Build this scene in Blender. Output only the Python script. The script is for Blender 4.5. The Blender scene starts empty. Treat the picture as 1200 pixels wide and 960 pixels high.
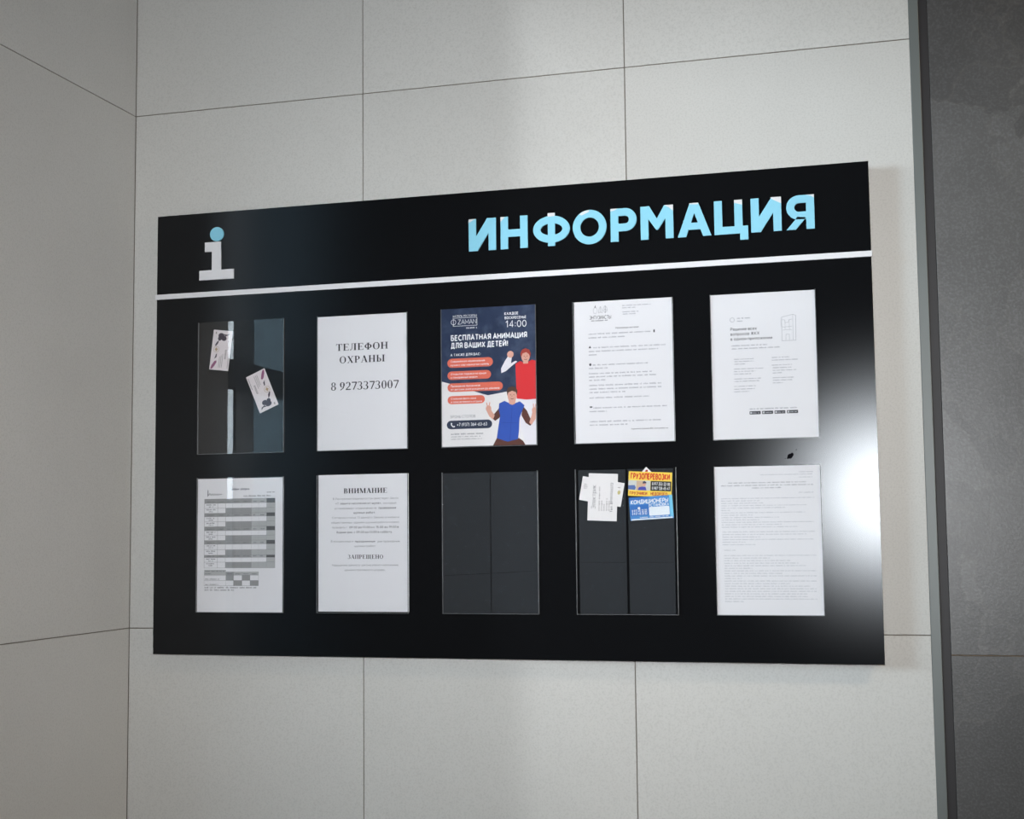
import bpy, math, random
from math import sin, cos, pi, radians
from mathutils import Vector, Matrix

scene = bpy.context.scene
COL = scene.collection

# ------------------------------------------------------------------ camera
cam_data = bpy.data.cameras.new('camera')
cam_data.sensor_width = 36.0
cam_data.lens = 36.0 * 1636.55 / 1200.0
cam_data.clip_start = 0.02
cam = bpy.data.objects.new('camera', cam_data)
cam.location = (1.7186, -2.8786, 1.4103)
cam.rotation_euler = (radians(95.0128), radians(0.6079), radians(15.6151))
COL.objects.link(cam)
scene.camera = cam

# ------------------------------------------------------------------ sky
world = bpy.data.worlds.new('overcast_sky')
scene.world = world
world.use_nodes = True
bg = world.node_tree.nodes['Background']
bg.inputs[0].default_value = (0.80, 0.92, 1.0, 1)
bg.inputs[1].default_value = 8.0

# ------------------------------------------------------------------ lamps
def lamp(name, kind, loc, energy, color, rot=(0, 0, 0), **kw):
    d = bpy.data.lights.new(name, kind)
    d.energy = energy
    d.color = color
    for k, v in kw.items():
        setattr(d, k, v)
    o = bpy.data.objects.new(name, d)
    o.location = loc
    o.rotation_euler = rot
    COL.objects.link(o)
    return o

# low soft sun coming in through the glazed entrance beyond the left wall
sd = Vector((sin(radians(66)), cos(radians(66)), -0.125)).normalized()
lamp('low_sun_offscreen', 'SUN', (-6, -3, 3), 14.0, (0.92, 0.97, 1.0),
     rot=sd.to_track_quat('-Z', 'Y').to_euler(), angle=radians(15))
# the camera's own flash, just above the lens
lamp('camera_flash_offscreen', 'AREA', (1.68, -2.89, 1.545), 13.6, (0.95, 0.98, 1.0),
     rot=cam.rotation_euler, shape='DISK', size=0.09, spread=radians(76))
# the lobby's warm ceiling light to the right, which tints the left wall
lamp('ceiling_lamp_right_offscreen', 'AREA', (3.2, -1.3, 2.93), 28.0, (1.0, 0.78, 0.54),
     rot=(0, 0, 0), shape='DISK', size=0.34)

scene.view_settings.view_transform = 'Standard'
scene.view_settings.look = 'None'
scene.view_settings.gamma = 1.0
scene.view_settings.use_curve_mapping = False
scene.view_settings.exposure = 0.0

# ================================================================== materials
def srgb(r, g, b):
    f = lambda c: (c / 255 / 12.92) if c / 255 <= 0.04045 else ((c / 255 + 0.055) / 1.055) ** 2.4
    return (f(r), f(g), f(b), 1.0)

def lin(c, k):
    return (c[0] * k, c[1] * k, c[2] * k, 1.0)

def new_mat(name):
    m = bpy.data.materials.new(name)
    m.use_nodes = True
    nt = m.node_tree
    return m, nt, nt.nodes['Principled BSDF']

_flat = {}
def flat(name, color, rough=0.6, spec=0.3, var=0.04, scale=60.0):
    """print / paint / plastic: a colour with a faint procedural unevenness"""
    if name in _flat:
        return _flat[name]
    m, nt, p = new_mat(name)
    p.inputs['Roughness'].default_value = rough
    p.inputs['Specular IOR Level'].default_value = spec
    tc = nt.nodes.new('ShaderNodeTexCoord')
    n = nt.nodes.new('ShaderNodeTexNoise')
    n.inputs['Scale'].default_value = scale
    n.inputs['Detail'].default_value = 2
    mx = nt.nodes.new('ShaderNodeMix')
    mx.data_type = 'RGBA'
    mx.inputs[6].default_value = lin(color, 1 - var)
    mx.inputs[7].default_value = lin(color, 1 + var)
    nt.links.new(tc.outputs['Object'], n.inputs['Vector'])
    nt.links.new(n.outputs['Fac'], mx.inputs[0])
    nt.links.new(mx.outputs[2], p.inputs['Base Color'])
    _flat[name] = m
    return m

def stone(name, c0, c1, c2, rough, big=1.6, speck=260.0, speck_amt=0.5, bump=0.02, spec=0.4, vein=None):
    """tile: broad mottling c0..c1 per tile, fine speckle towards c2, optional angular cleft patches"""
    m, nt, p = new_mat(name)
    N, Lk = nt.nodes, nt.links
    tc = N.new('ShaderNodeTexCoord')
    oi = N.new('ShaderNodeObjectInfo')
    add = N.new('ShaderNodeVectorMath'); add.operation = 'MULTIPLY_ADD'
    comb = N.new('ShaderNodeCombineXYZ')
    for i in range(3):
        Lk.new(oi.outputs['Random'], comb.inputs[i])
    add.inputs[1].default_value = (37, 53, 71)
    Lk.new(comb.outputs[0], add.inputs[0])
    Lk.new(tc.outputs['Object'], add.inputs[2])
    n1 = N.new('ShaderNodeTexNoise')
    n1.inputs['Scale'].default_value = big
    n1.inputs['Detail'].default_value = 8
    n1.inputs['Roughness'].default_value = 0.62
    Lk.new(add.outputs[0], n1.inputs['Vector'])
    r1 = N.new('ShaderNodeMapRange')
    r1.inputs[1].default_value = 0.3; r1.inputs[2].default_value = 0.7
    Lk.new(n1.outputs['Fac'], r1.inputs[0])
    mx = N.new('ShaderNodeMix'); mx.data_type = 'RGBA'
    mx.inputs[6].default_value = c0; mx.inputs[7].default_value = c1
    Lk.new(r1.outputs[0], mx.inputs[0])
    n2 = N.new('ShaderNodeTexNoise')
    n2.inputs['Scale'].default_value = speck
    n2.inputs['Detail'].default_value = 3
    Lk.new(add.outputs[0], n2.inputs['Vector'])
    r2 = N.new('ShaderNodeMapRange')
    r2.inputs[1].default_value = 0.45; r2.inputs[2].default_value = 0.75
    r2.inputs[4].default_value = speck_amt
    Lk.new(n2.outputs['Fac'], r2.inputs[0])
    mx2 = N.new('ShaderNodeMix'); mx2.data_type = 'RGBA'
    mx2.inputs[7].default_value = c2
    Lk.new(r2.outputs[0], mx2.inputs[0])
    Lk.new(mx.outputs[2], mx2.inputs[6])
    out = mx2.outputs[2]
    if vein:
        dn = N.new('ShaderNodeTexNoise'); dn.inputs['Scale'].default_value = 3.0; dn.inputs['Detail'].default_value = 5
        Lk.new(add.outputs[0], dn.inputs['Vector'])
        dm = N.new('ShaderNodeVectorMath'); dm.operation = 'MULTIPLY_ADD'
        dm.inputs[1].default_value = (0.7, 0.7, 0.7)
        Lk.new(dn.outputs['Color'], dm.inputs[0]); Lk.new(add.outputs[0], dm.inputs[2])
        st = N.new('ShaderNodeMapping'); st.inputs['Scale'].default_value = (1.5, 1, 0.55); st.inputs['Rotation'].default_value = (0, radians(-25), 0)
        Lk.new(dm.outputs[0], st.inputs[0])
        vo = N.new('ShaderNodeTexVoronoi'); vo.inputs['Scale'].default_value = 3.6
        Lk.new(st.outputs[0], vo.inputs['Vector'])
        rv = N.new('ShaderNodeMapRange'); rv.inputs[3].default_value = 0.8; rv.inputs[4].default_value = 1.2
        sp = N.new('ShaderNodeSeparateColor'); Lk.new(vo.outputs['Color'], sp.inputs[0])
        Lk.new(sp.outputs[0], rv.inputs[0])
        mu = N.new('ShaderNodeVectorMath'); mu.operation = 'SCALE'
        Lk.new(out, mu.inputs[0]); Lk.new(rv.outputs[0], mu.inputs['Scale'])
        ve = N.new('ShaderNodeTexVoronoi'); ve.feature = 'DISTANCE_TO_EDGE'; ve.inputs['Scale'].default_value = 3.6
        Lk.new(st.outputs[0], ve.inputs['Vector'])
        re = N.new('ShaderNodeMapRange'); re.inputs[1].default_value = 0.0; re.inputs[2].default_value = 0.02
        re.inputs[3].default_value = 0.08; re.inputs[4].default_value = 0.0
        Lk.new(ve.outputs['Distance'], re.inputs[0])
        mx3 = N.new('ShaderNodeMix'); mx3.data_type = 'RGBA'; mx3.inputs[7].default_value = vein
        Lk.new(re.outputs[0], mx3.inputs[0]); Lk.new(mu.outputs[0], mx3.inputs[6])
        out = mx3.outputs[2]
    Lk.new(out, p.inputs['Base Color'])
    p.inputs['Roughness'].default_value = rough
    p.inputs['Specular IOR Level'].default_value = spec
    b = N.new('ShaderNodeBump'); b.inputs['Strength'].default_value = bump; b.inputs['Distance'].default_value = 0.002
    Lk.new(n2.outputs['Fac'], b.inputs['Height']); Lk.new(b.outputs[0], p.inputs['Normal'])
    return m

def clear_sheet(name, tint=(1, 1, 1, 1), ior=1.49, haze=0.0, gloss_rough=0.0):
    """clear acrylic / glass: straight transmission plus a Fresnel mirror coat, optional faint haze"""
    m = bpy.data.materials.new(name)
    m.use_nodes = True
    nt = m.node_tree
    nt.nodes.remove(nt.nodes['Principled BSDF'])
    tr = nt.nodes.new('ShaderNodeBsdfTransparent'); tr.inputs[0].default_value = tint
    gl = nt.nodes.new('ShaderNodeBsdfGlossy'); gl.inputs['Roughness'].default_value = gloss_rough
    fr = nt.nodes.new('ShaderNodeFresnel'); fr.inputs[0].default_value = ior
    mx = nt.nodes.new('ShaderNodeMixShader')
    src = tr
    if haze:
        df = nt.nodes.new('ShaderNodeBsdfDiffuse'); df.inputs[0].default_value = (0.5, 0.56, 0.64, 1)
        m2 = nt.nodes.new('ShaderNodeMixShader'); m2.inputs[0].default_value = haze
        nt.links.new(tr.outputs[0], m2.inputs[1]); nt.links.new(df.outputs[0], m2.inputs[2])
        src = m2
    # Fresnel only on outward faces, so the back of each slab does not turn into a total mirror
    geo = nt.nodes.new('ShaderNodeNewGeometry')
    sw = nt.nodes.new('ShaderNodeMix'); sw.data_type = 'FLOAT'
    nt.links.new(geo.outputs['Backfacing'], sw.inputs[0])
    nt.links.new(fr.outputs[0], sw.inputs[2]); sw.inputs[3].default_value = 0.04
    nt.links.new(sw.outputs[0], mx.inputs[0])
    nt.links.new(src.outputs[0], mx.inputs[1]); nt.links.new(gl.outputs[0], mx.inputs[2])
    nt.links.new(mx.outputs[0], nt.nodes['Material Output'].inputs[0])
    return m

TILE = stone('light_cement_tile', srgb(200, 199, 196), srgb(208, 207, 204), srgb(172, 171, 168), 0.6, bump=0.04, speck_amt=0.4, spec=0.3)
DARK = stone('dark_slate_tile', srgb(76, 75, 75), srgb(92, 91, 91), srgb(126, 126, 129), 0.39, big=2.2, speck=230, speck_amt=0.3, bump=0.12, vein=srgb(140, 134, 128))
GROUT = flat('grey_grout', srgb(120, 114, 106), 0.9, 0.1)
GROUT_B = flat('brown_grout', srgb(116, 100, 84), 0.9, 0.1)
PLASTER = flat('grey_plaster', srgb(112, 115, 118), 0.8, 0.2, scale=8)
FLOORT = stone('floor_tile', srgb(120, 116, 110), srgb(134, 130, 124), srgb(105, 102, 98), 0.35)
ALU = flat('satin_aluminium', srgb(104, 109, 108), 0.45, 0.5, scale=12)
BLACKTRIM = flat('black_trim', srgb(44, 42, 44), 0.55, 0.4, var=0.08)
TEAL = flat('dark_teal_frame', srgb(44, 58, 64), 0.4, 0.5)
GLASS = clear_sheet('window_glass')
TINT = clear_sheet('tinted_window_glass', (0.33, 0.38, 0.405, 1))
ACRYLIC = clear_sheet('clear_acrylic')
FILM = clear_sheet('hazy_plastic_film', haze=0.035)
EDGE = flat('acrylic_edge', srgb(98, 100, 103), 0.35, 0.5)
def satin_black(name, color, rough, ior):
    """powder-smooth black face: dark body under a tight Beckmann sheen"""
    m = bpy.data.materials.new(name)
    m.use_nodes = True
    nt = m.node_tree
    nt.nodes.remove(nt.nodes['Principled BSDF'])
    df = nt.nodes.new('ShaderNodeBsdfDiffuse'); df.inputs[0].default_value = color
    gl = nt.nodes.new('ShaderNodeBsdfAnisotropic'); gl.distribution = 'BECKMANN'
    gl.inputs['Roughness'].default_value = rough; gl.inputs['Color'].default_value = (0.93, 0.96, 1.0, 1)
    fr = nt.nodes.new('ShaderNodeFresnel'); fr.inputs[0].default_value = ior
    mx = nt.nodes.new('ShaderNodeMixShader')
    tc = nt.nodes.new('ShaderNodeTexCoord'); n = nt.nodes.new('ShaderNodeTexNoise')
    n.inputs['Scale'].default_value = 900; n.inputs['Detail'].default_value = 1
    b = nt.nodes.new('ShaderNodeBump'); b.inputs['Strength'].default_value = 0.01; b.inputs['Distance'].default_value = 0.0002
    nt.links.new(tc.outputs['Object'], n.inputs['Vector']); nt.links.new(n.outputs['Fac'], b.inputs['Height'])
    nt.links.new(b.outputs[0], gl.inputs['Normal'])
    nt.links.new(fr.outputs[0], mx.inputs[0])
    nt.links.new(df.outputs[0], mx.inputs[1]); nt.links.new(gl.outputs[0], mx.inputs[2])
    nt.links.new(mx.outputs[0], nt.nodes['Material Output'].inputs[0])
    return m
BLACK = satin_black('satin_black_board', (0.0062, 0.0066, 0.0076, 1), 0.226, 1.37)
BLACKSIDE = flat('black_board_edge', (0.012, 0.012, 0.013, 1), 0.5, 0.4)
BLUEF = flat('pale_blue_film', srgb(140, 208, 232), 0.5, 0.35)
WHITEA = flat('white_acrylic', srgb(224, 224, 228), 0.4, 0.4)
PAPER = flat('white_paper', srgb(229, 229, 234), 0.75, 0.2, var=0.012, scale=9)
PAPER_S = flat('semi_gloss_card', srgb(230, 228, 230), 0.5, 0.3, var=0.015, scale=20)
INK = flat('black_ink', srgb(52, 52, 58), 0.7, 0.2)
INK_M = flat('grey_ink', srgb(128, 130, 138), 0.7, 0.2)
INK_L = flat('pale_grey_ink', srgb(150, 152, 162), 0.7, 0.2)

# ================================================================== 2D shape helpers (mm, x right, y up)
def rect(x0, y0, x1, y1):
    return [(x0, y0), (x1, y0), (x1, y1), (x0, y1)]

def ell(cx, cy, rx, ry, n=28):
    return [(cx + rx * cos(2 * pi * i / n), cy + ry * sin(2 * pi * i / n)) for i in range(n)]

def arc(cx, cy, rx, ry, a0, a1, n=8):
    return [(cx + rx * cos(radians(a0 + (a1 - a0) * i / n)), cy + ry * sin(radians(a0 + (a1 - a0) * i / n))) for i in range(n + 1)]

def pill(x0, y0, x1, y1, n=8):
    r = (y1 - y0) / 2
    return arc(x1 - r, y0 + r, r, r, -90, 90, n) + arc(x0 + r, y0 + r, r, r, 90, 270, n)

def rrect(x0, y0, x1, y1, r, n=4):
    return (arc(x1 - r, y0 + r, r, r, -90, 0, n) + arc(x1 - r, y1 - r, r, r, 0, 90, n)
            + arc(x0 + r, y1 - r, r, r, 90, 180, n) + arc(x0 + r, y0 + r, r, r, 180, 270, n))

def band(pts, t, close=False):
    """polyline with thickness -> list of quads, mitred"""
    n = len(pts)
    L, R = [], []
    for i, p in enumerate(pts):
        a = pts[i - 1] if (i > 0 or close) else p
        c = pts[(i + 1) % n] if (i < n - 1 or close) else p
        d1 = Vector((p[0] - a[0], p[1] - a[1])); d2 = Vector((c[0] - p[0], c[1] - p[1]))
        if d1.length < 1e-9: d1 = d2
        if d2.length < 1e-9: d2 = d1
        d1 = d1.normalized(); d2 = d2.normalized()
        n1 = Vector((-d1.y, d1.x)); n2 = Vector((-d2.y, d2.x))
        m = n1 + n2
        if m.length < 1e-6: m = n1
        m = m.normalized()
        k = t / 2 / max(0.45, m.dot(n1))
        L.append((p[0] + m.x * k, p[1] + m.y * k)); R.append((p[0] - m.x * k, p[1] - m.y * k))
    q = [[R[i], R[i + 1], L[i + 1], L[i]] for i in range(n - 1)]
    if close:
        q.append([R[-1], R[0], L[0], L[-1]])
    return q

def ringband(outer, inner):
    n = len(outer)
    return [[outer[i], outer[(i + 1) % n], inner[(i + 1) % n], inner[i]] for i in range(n)]

def line(x0, y0, x1, y1, t):
    return band([(x0, y0), (x1, y1)], t)

def xf(polys, sx=1, sy=1, dx=0, dy=0, rot=0):
    c, s = cos(radians(rot)), sin(radians(rot))
    out = []
    for p in polys:
        q = []
        for x, y in p:
            x *= sx; y *= sy
            q.append((c * x - s * y + dx, s * x + c * y + dy))
        out.append(q)
    return out

# ------------------------------------------------------------------ stroke lettering (sans)
def D(x0, y0, y1, xr):
    r = min((y1 - y0) / 2, xr - x0)
    return [(x0, y1), (xr - r, y1)] + arc(xr - r, (y0 + y1) / 2, r, (y1 - y0) / 2, 90, -90, 8)[1:-1] + [(xr - r, y0), (x0, y0)]

def O(w, y0=0, y1=1):
    a = arc(w / 2, (y0 + y1) / 2, w / 2, (y1 - y0) / 2, 90, 450, 18)
    return a

G = {}
G['А'] = (.72, [[(0, 0), (.36, 1), (.72, 0)], [(.13, .35), (.59, .35)]])
G['Б'] = (.6, [[(.55, 1), (0, 1), (0, 0)], D(0, 0, .56, .6)])
G['В'] = (.62, [[(0, 0), (0, 1)], D(0, .53, 1, .56), D(0, 0, .53, .62)])
G['Г'] = (.5, [[(0, 0), (0, 1), (.5, 1)]])
G['Д'] = (.76, [[(.14, .02), (.2, .6), (.22, 1), (.62, 1), (.62, .02)], [(.02, -.2), (.02, .03), (.74, .03), (.74, -.2)]])
G['Е'] = (.54, [[(.54, 1), (0, 1), (0, 0), (.54, 0)], [(0, .52), (.48, .52)]])
G['Ж'] = (.96, [[(.48, 0), (.48, 1)], [(.04, 1), (.46, .5), (0, 0)], [(.92, 1), (.5, .5), (.96, 0)]])
G['З'] = (.56, [arc(.26, .76, .26, .24, 150, -90, 9), arc(.26, .27, .3, .27, 90, -150, 9)])
G['И'] = (.68, [[(0, 1), (0, 0)], [(0, 0), (.68, 1)], [(.68, 1), (.68, 0)]])
G['Й'] = (.68, G['И'][1] + [[(.2, 1.26), (.28, 1.16), (.4, 1.16), (.48, 1.26)]])
G['К'] = (.62, [[(0, 0), (0, 1)], [(.58, 1), (.05, .5), (.62, 0)]])
G['Л'] = (.68, [[(0, .02), (.1, .06), (.16, .4), (.18, 1), (.68, 1), (.68, 0)]])
G['М'] = (.8, [[(0, 0), (0, 1), (.4, .28), (.8, 1), (.8, 0)]])
G['Н'] = (.66, [[(0, 0), (0, 1)], [(.66, 0), (.66, 1)], [(0, .52), (.66, .52)]])
G['О'] = (.84, [O(.84)])
G['П'] = (.66, [[(0, 0), (0, 1), (.66, 1), (.66, 0)]])
G['Р'] = (.58, [[(0, 0), (0, 1)], D(0, .42, 1, .58)])
G['С'] = (.7, [arc(.4, .5, .4, .5, 50, 310, 14)])
G['Т'] = (.64, [[(0, 1), (.64, 1)], [(.32, 1), (.32, 0)]])
G['У'] = (.66, [[(0, 1), (.34, .36)], [(.66, 1), (.28, .1), (.08, 0)]])
G['Ф'] = (.86, [[(.43, 0), (.43, 1)], xf([O(.86, .16, .84)])[0]])
G['Х'] = (.66, [[(0, 0), (.66, 1)], [(0, 1), (.66, 0)]])
G['Ц'] = (.74, [[(0, 1), (0, 0), (.74, 0), (.74, -.2)], [(.62, 1), (.62, 0)]])
G['Ч'] = (.58, [[(0, 1), (0, .6), (.12, .45), (.58, .45)], [(.58, 1), (.58, 0)]])
G['Ш'] = (.92, [[(0, 1), (0, 0), (.92, 0), (.92, 1)], [(.46, 0), (.46, 1)]])
G['Щ'] = (1.02, [[(0, 1), (0, 0), (1.02, 0), (1.02, -.2)], [(.46, 0), (.46, 1)], [(.9, 0), (.9, 1)]])
G['Ъ'] = (.76, [[(0, 1), (.2, 1), (.2, 0)], D(.2, 0, .56, .76)])
G['Ы'] = (.82, [[(0, 1), (0, 0)], D(0, 0, .56, .54), [(.82, 0), (.82, 1)]])
G['Ь'] = (.58, [[(0, 1), (0, 0)], D(0, 0, .56, .58)])
G['Э'] = (.7, [arc(.3, .5, .4, .5, 130, -130, 14), [(.2, .5), (.68, .5)]])
G['Ю'] = (1.06, [[(0, 0), (0, 1)], [(0, .5), (.3, .5)], xf([O(.76)], dx=.3)[0]])
G['Я'] = (.6, [[(.6, 0), (.6, 1)], [(.6 - x, y) for x, y in D(0, .44, 1, .58)], [(.3, .44), (0, 0)]])
G['Z'] = (.64, [[(.02, 1), (.62, 1), (.02, 0), (.64, 0)]])
G['A'] = G['А']; G['M'] = G['М']
G['N'] = (.68, [[(0, 0), (0, 1), (.68, 0), (.68, 1)]])
G['0'] = (.56, [O(.56)])
G['1'] = (.34, [[(.02, .76), (.28, 1), (.28, 0)]])
G['2'] = (.54, [arc(.27, .72, .26, .28, 165, -30, 8) + [(.02, 0), (.54, 0)]])
G['3'] = (.54, [arc(.26, .75, .24, .25, 150, -90, 8), arc(.26, .26, .28, .26, 90, -150, 8)])
G['4'] = (.6, [[(.44, 0), (.44, 1), (.02, .28), (.6, .28)]])
G['5'] = (.54, [[(.5, 1), (.1, 1), (.06, .56)] + arc(.25, .31, .29, .31, 110, -150, 9)])
G['6'] = (.56, [arc(.28, .32, .28, .32, 90, 450, 14), [(.02, .4), (.42, 1)]])
G['7'] = (.54, [[(0, 1), (.54, 1), (.16, 0)]])
G['8'] = (.56, [arc(.28, .76, .23, .24, 90, 450, 12), arc(.28, .26, .28, .26, 90, 450, 14)])
G['9'] = (.56, [arc(.28, .68, .28, .32, 90, 450, 14), [(.54, .6), (.14, 0)]])
G[':'] = (.1, [[(.05, .1), (.05, .24)], [(.05, .56), (.05, .7)]])
G['.'] = (.1, [[(.05, 0), (.05, .13)]])
G[','] = (.12, [[(.07, .12), (.02, -.14)]])
G['!'] = (.1, [[(.05, .3), (.05, 1)], [(.05, 0), (.05, .14)]])
G['-'] = (.34, [[(.03, .42), (.31, .42)]])
G['+'] = (.56, [[(0, .42), (.56, .42)], [(.28, .14), (.28, .7)]])
G['('] = (.24, [arc(.5, .45, .46, .68, 125, 235, 6)])
G[')'] = (.24, [arc(-.26, .45, .46, .68, 55, -55, 6)])
G['«'] = (.4, [[(.18, .62), (.02, .38), (.18, .14)], [(.38, .62), (.22, .38), (.38, .14)]])
G['»'] = (.4, [[(.02, .62), (.18, .38), (.02, .14)], [(.22, .62), (.38, .38), (.22, .14)]])
for c in 'вгджзийклмнопстхцчшщъыьэюя':
    w_, pl_ = G[c.upper()]
    G[c] = (w_ * .74, xf(pl_, .74, .7))
G['а'] = (.46, [[(.04, .6), (.14, .7), (.34, .7), (.44, .58), (.44, 0)], arc(.22, .2, .22, .2, 70, 400, 10)])
G['б'] = (.5, [arc(.25, .33, .25, .33, 90, 450, 12), [(.02, .4), (.1, .85), (.44, 1)]])
G['е'] = (.5, [[(.02, .36), (.49, .36)] + arc(.25, .35, .25, .35, 5, 315, 12)])
G['р'] = (.48, [[(0, -.28), (0, .7)], arc(.24, .35, .24, .35, 90, 450, 12)])
G['у'] = (.48, [[(0, .7), (.25, .06)], [(.48, .7), (.18, -.26), (.04, -.28)]])
G['ф'] = (.68, [[(.34, -.28), (.34, .98)], arc(.34, .35, .34, .35, 90, 450, 14)])

def sans(s, weight=.13, gap=.2):
    """-> polys (cap height 1, baseline 0), total width"""
    x, out = 0.0, []
    for ch in s:
        if ch == ' ':
            x += .36
            continue
        w, pls = G[ch]
        for pl in pls:
            out += xf(band(pl, weight), dx=x + weight / 2)
        x += w + weight + gap * .75
    return out, x - gap * .75

# ------------------------------------------------------------------ serif lettering
def serif_glyph(ch, W, t=.055):
    sl = .085
    def stem(cx, top=True, bot=True, y0=0, y1=1, w=W):
        r = [rect(cx - w / 2, y0, cx + w / 2, y1)]
        if top: r.append(rect(cx - w / 2 - sl, y1 - .045, cx + w / 2 + sl, y1))
        if bot: r.append(rect(cx - w / 2 - sl, y0, cx + w / 2 + sl, y0 + .045))
        return r
    def ser(cx, y, w=.3):
        return [rect(cx - w / 2, y, cx + w / 2, y + .045)]
    def mod(cx, cy, rx, ry, a0, a1, thick=W, n=16):
        o, i = [], []
        for k in range(n + 1):
            a = radians(a0 + (a1 - a0) * k / n)
            th = t + (thick - t) * abs(cos(a)) ** 1.3
            o.append((cx + rx * cos(a), cy + ry * sin(a)))
            i.append((cx + (rx - th) * cos(a), cy + (ry - min(th, t * 1.4)) * sin(a)))
        return [[o[k], o[k + 1], i[k + 1], i[k]] for k in range(n)]
    def bowl(x0, xr, y0, y1):
        ry = (y1 - y0) / 2; rx = min(ry * 1.05, xr - x0 - .06)
        return ([rect(x0, y1 - t, xr - rx, y1), rect(x0, y0, xr - rx, y0 + t)] + mod(xr - rx, y0 + ry, rx, ry, 90, -90))
    S = lambda a, b, w: band([a, b], w)
    d = {
        'Т': lambda: (.78, [rect(.04, .945, .74, 1), [(.03, 1), (.03, .74), (.06, .74), (.11, .95)], [(.75, 1), (.67, .95), (.72, .74), (.75, .74)]] + stem(.39, top=False)),
        'Е': lambda: (.74, stem(.19) + [rect(.19, .945, .66, 1), rect(.19, 0, .68, t), rect(.2, .475, .5, .53), rect(.48, .37, .515, .64), [(.66, 1), (.58, .95), (.63, .76), (.66, .76)], [(.6, .05), (.7, .26), (.67, .26), (.68, 0)]]),
        'Л': lambda: (.84, stem(.62) + [rect(.2, .955, .62, 1)] + band([(.3, 1), (.28, .5), (.22, .14), (.13, .04)], t * 1.2) + [ell(.1, .07, .075, .07, 12)]),
        'Ф': lambda: (.92, stem(.46) + mod(.46, .5, .4, .33, 0, 360, n=26)),
        'О': lambda: (.86, mod(.43, .5, .39, .52, 0, 360, n=28)),
        'Н': lambda: (.9, stem(.2) + stem(.7) + [rect(.2, .475, .7, .53)]),
        'Х': lambda: (.86, S((.2, .98), (.66, .02), W) + S((.7, .98), (.17, .02), t) + ser(.2, .955, .34) + ser(.7, .955, .26) + ser(.17, 0, .26) + ser(.66, 0, .34)),
        'Р': lambda: (.72, stem(.19) + bowl(.19, .66, .43, 1)),
        'А': lambda: (.86, S((.43, 1), (.13, .02), t) + S((.41, 1), (.71, .02), W) + [rect(.22, .3, .6, .35)] + ser(.13, 0, .25) + ser(.71, 0, .34)),
        'Ы': lambda: (1.08, stem(.19) + bowl(.19, .62, 0, .55) + stem(.88)),
        'В': lambda: (.76, stem(.19) + bowl(.19, .62, .5, 1) + bowl(.19, .69, 0, .53)),
        'И': lambda: (.92, stem(.2) + stem(.72) + S((.22, .06), (.7, .94), t)),
        'М': lambda: (1.08, stem(.14, w=t) + stem(.9) + S((.17, 1), (.51, .03), W) + S((.5, .03), (.86, 1), t)),
        'З': lambda: (.62, mod(.25, .755, .29, .265, 145, -90, n=12) + mod(.25, .27, .33, .29, 90, -150, n=12)),
        'П': lambda: (.9, stem(.2) + stem(.7) + [rect(.2, .955, .7, 1)]),
        'Щ': lambda: (1.24, stem(.18, bot=False) + stem(.58, bot=False) + stem(.98, bot=False) + [rect(.06, 0, 1.2, .05), rect(1.15, -.2, 1.2, .05)]),
        '0': lambda: (.56, mod(.28, .5, .25, .52, 0, 360, n=24)),
        '8': lambda: (.56, mod(.28, .755, .21, .255, 0, 360, W * .8, 18) + mod(.28, .26, .25, .28, 0, 360, W * .9, 20)),
        '9': lambda: (.56, mod(.27, .67, .24, .34, 0, 360, n=20) + band([(.44, .62), (.36, .25), (.08, .0)], t * 1.6)),
        '2': lambda: (.56, mod(.26, .72, .24, .29, 160, -35, n=10) + S((.44, .58), (.06, .06), t * 1.6) + [rect(.03, 0, .52, .12)]),
        '3': lambda: (.56, mod(.23, .755, .23, .26, 150, -90, W * .8, 12) + mod(.22, .27, .28, .29, 90, -150, W, 12)),
        '7': lambda: (.56, [rect(.04, .87, .53, 1)] + S((.49, .9), (.2, 0), W * .7)),
    }
    return d[ch]()

def serif(s, W=.19, gap=.03):
    x, out = 0.0, []
    for ch in s:
        if ch == ' ':
            x += .3
            continue
        w, pl = serif_glyph(ch, W)
        out += xf(pl, dx=x)
        x += w + gap
    return out, x - gap

class Page:
    """collects print on a sheet; doc coordinates are mm from the sheet's left and top edges"""
    def __init__(self, H):
        self.H = H
        self.layers = {}
    def add(self, part, polys, key=None):
        """polys of one key become one part; key None joins what is added under the same part name"""
        L = self.layers.setdefault(part, {})
        L.setdefault(key, []).extend([[(x, self.H - y) for x, y in p] for p in polys])
    def each(self, part, polys):
        for p in polys:
            self.add(part, [p], key=('piece', len(self.layers.get(part, {}))))
    def text(self, part, s, x0, x1, yb, cap, weight=.13, fn=sans, gap=.2, skew=0):
        polys, w = fn(s, weight, gap)
        k = (x1 - x0) / w
        self.add(part, [[(x0 + (x + skew * y) * k, yb - y * cap) for x, y in p] for p in polys], key=('line', len(self.layers.get(part, {}))))
    def greek(self, part, x0, x1, yb, h, seed=0):
        """a line of print too small to read: rows of letter-sized strokes broken into words"""
        r = random.Random(int(x0 * 7 + yb * 13 + seed))
        x, polys, left = x0, [], r.randint(3, 9)
        lw = h * .26
        while x < x1 - h * .5:
            if left == 0:
                x += h * 1.1; left = r.randint(2, 8); continue
            hh = h * (1 if r.random() > .12 else 1.4)
            polys.append(rect(x, yb - hh, x + lw, yb))
            kind = r.random()
            if kind < .8:
                polys.append(rect(x + h * .44, yb - h, x + h * .44 + lw, yb))
            yy = yb - (h if kind < .4 else h * .6)
            polys.append(rect(x, yy, x + h * .5, yy + h * .22))
            if kind > .6:
                polys.append(rect(x, yb - h * .2, x + h * .5, yb))
            x += h * .98; left -= 1
        self.add(part, polys, key='small_print')

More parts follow.
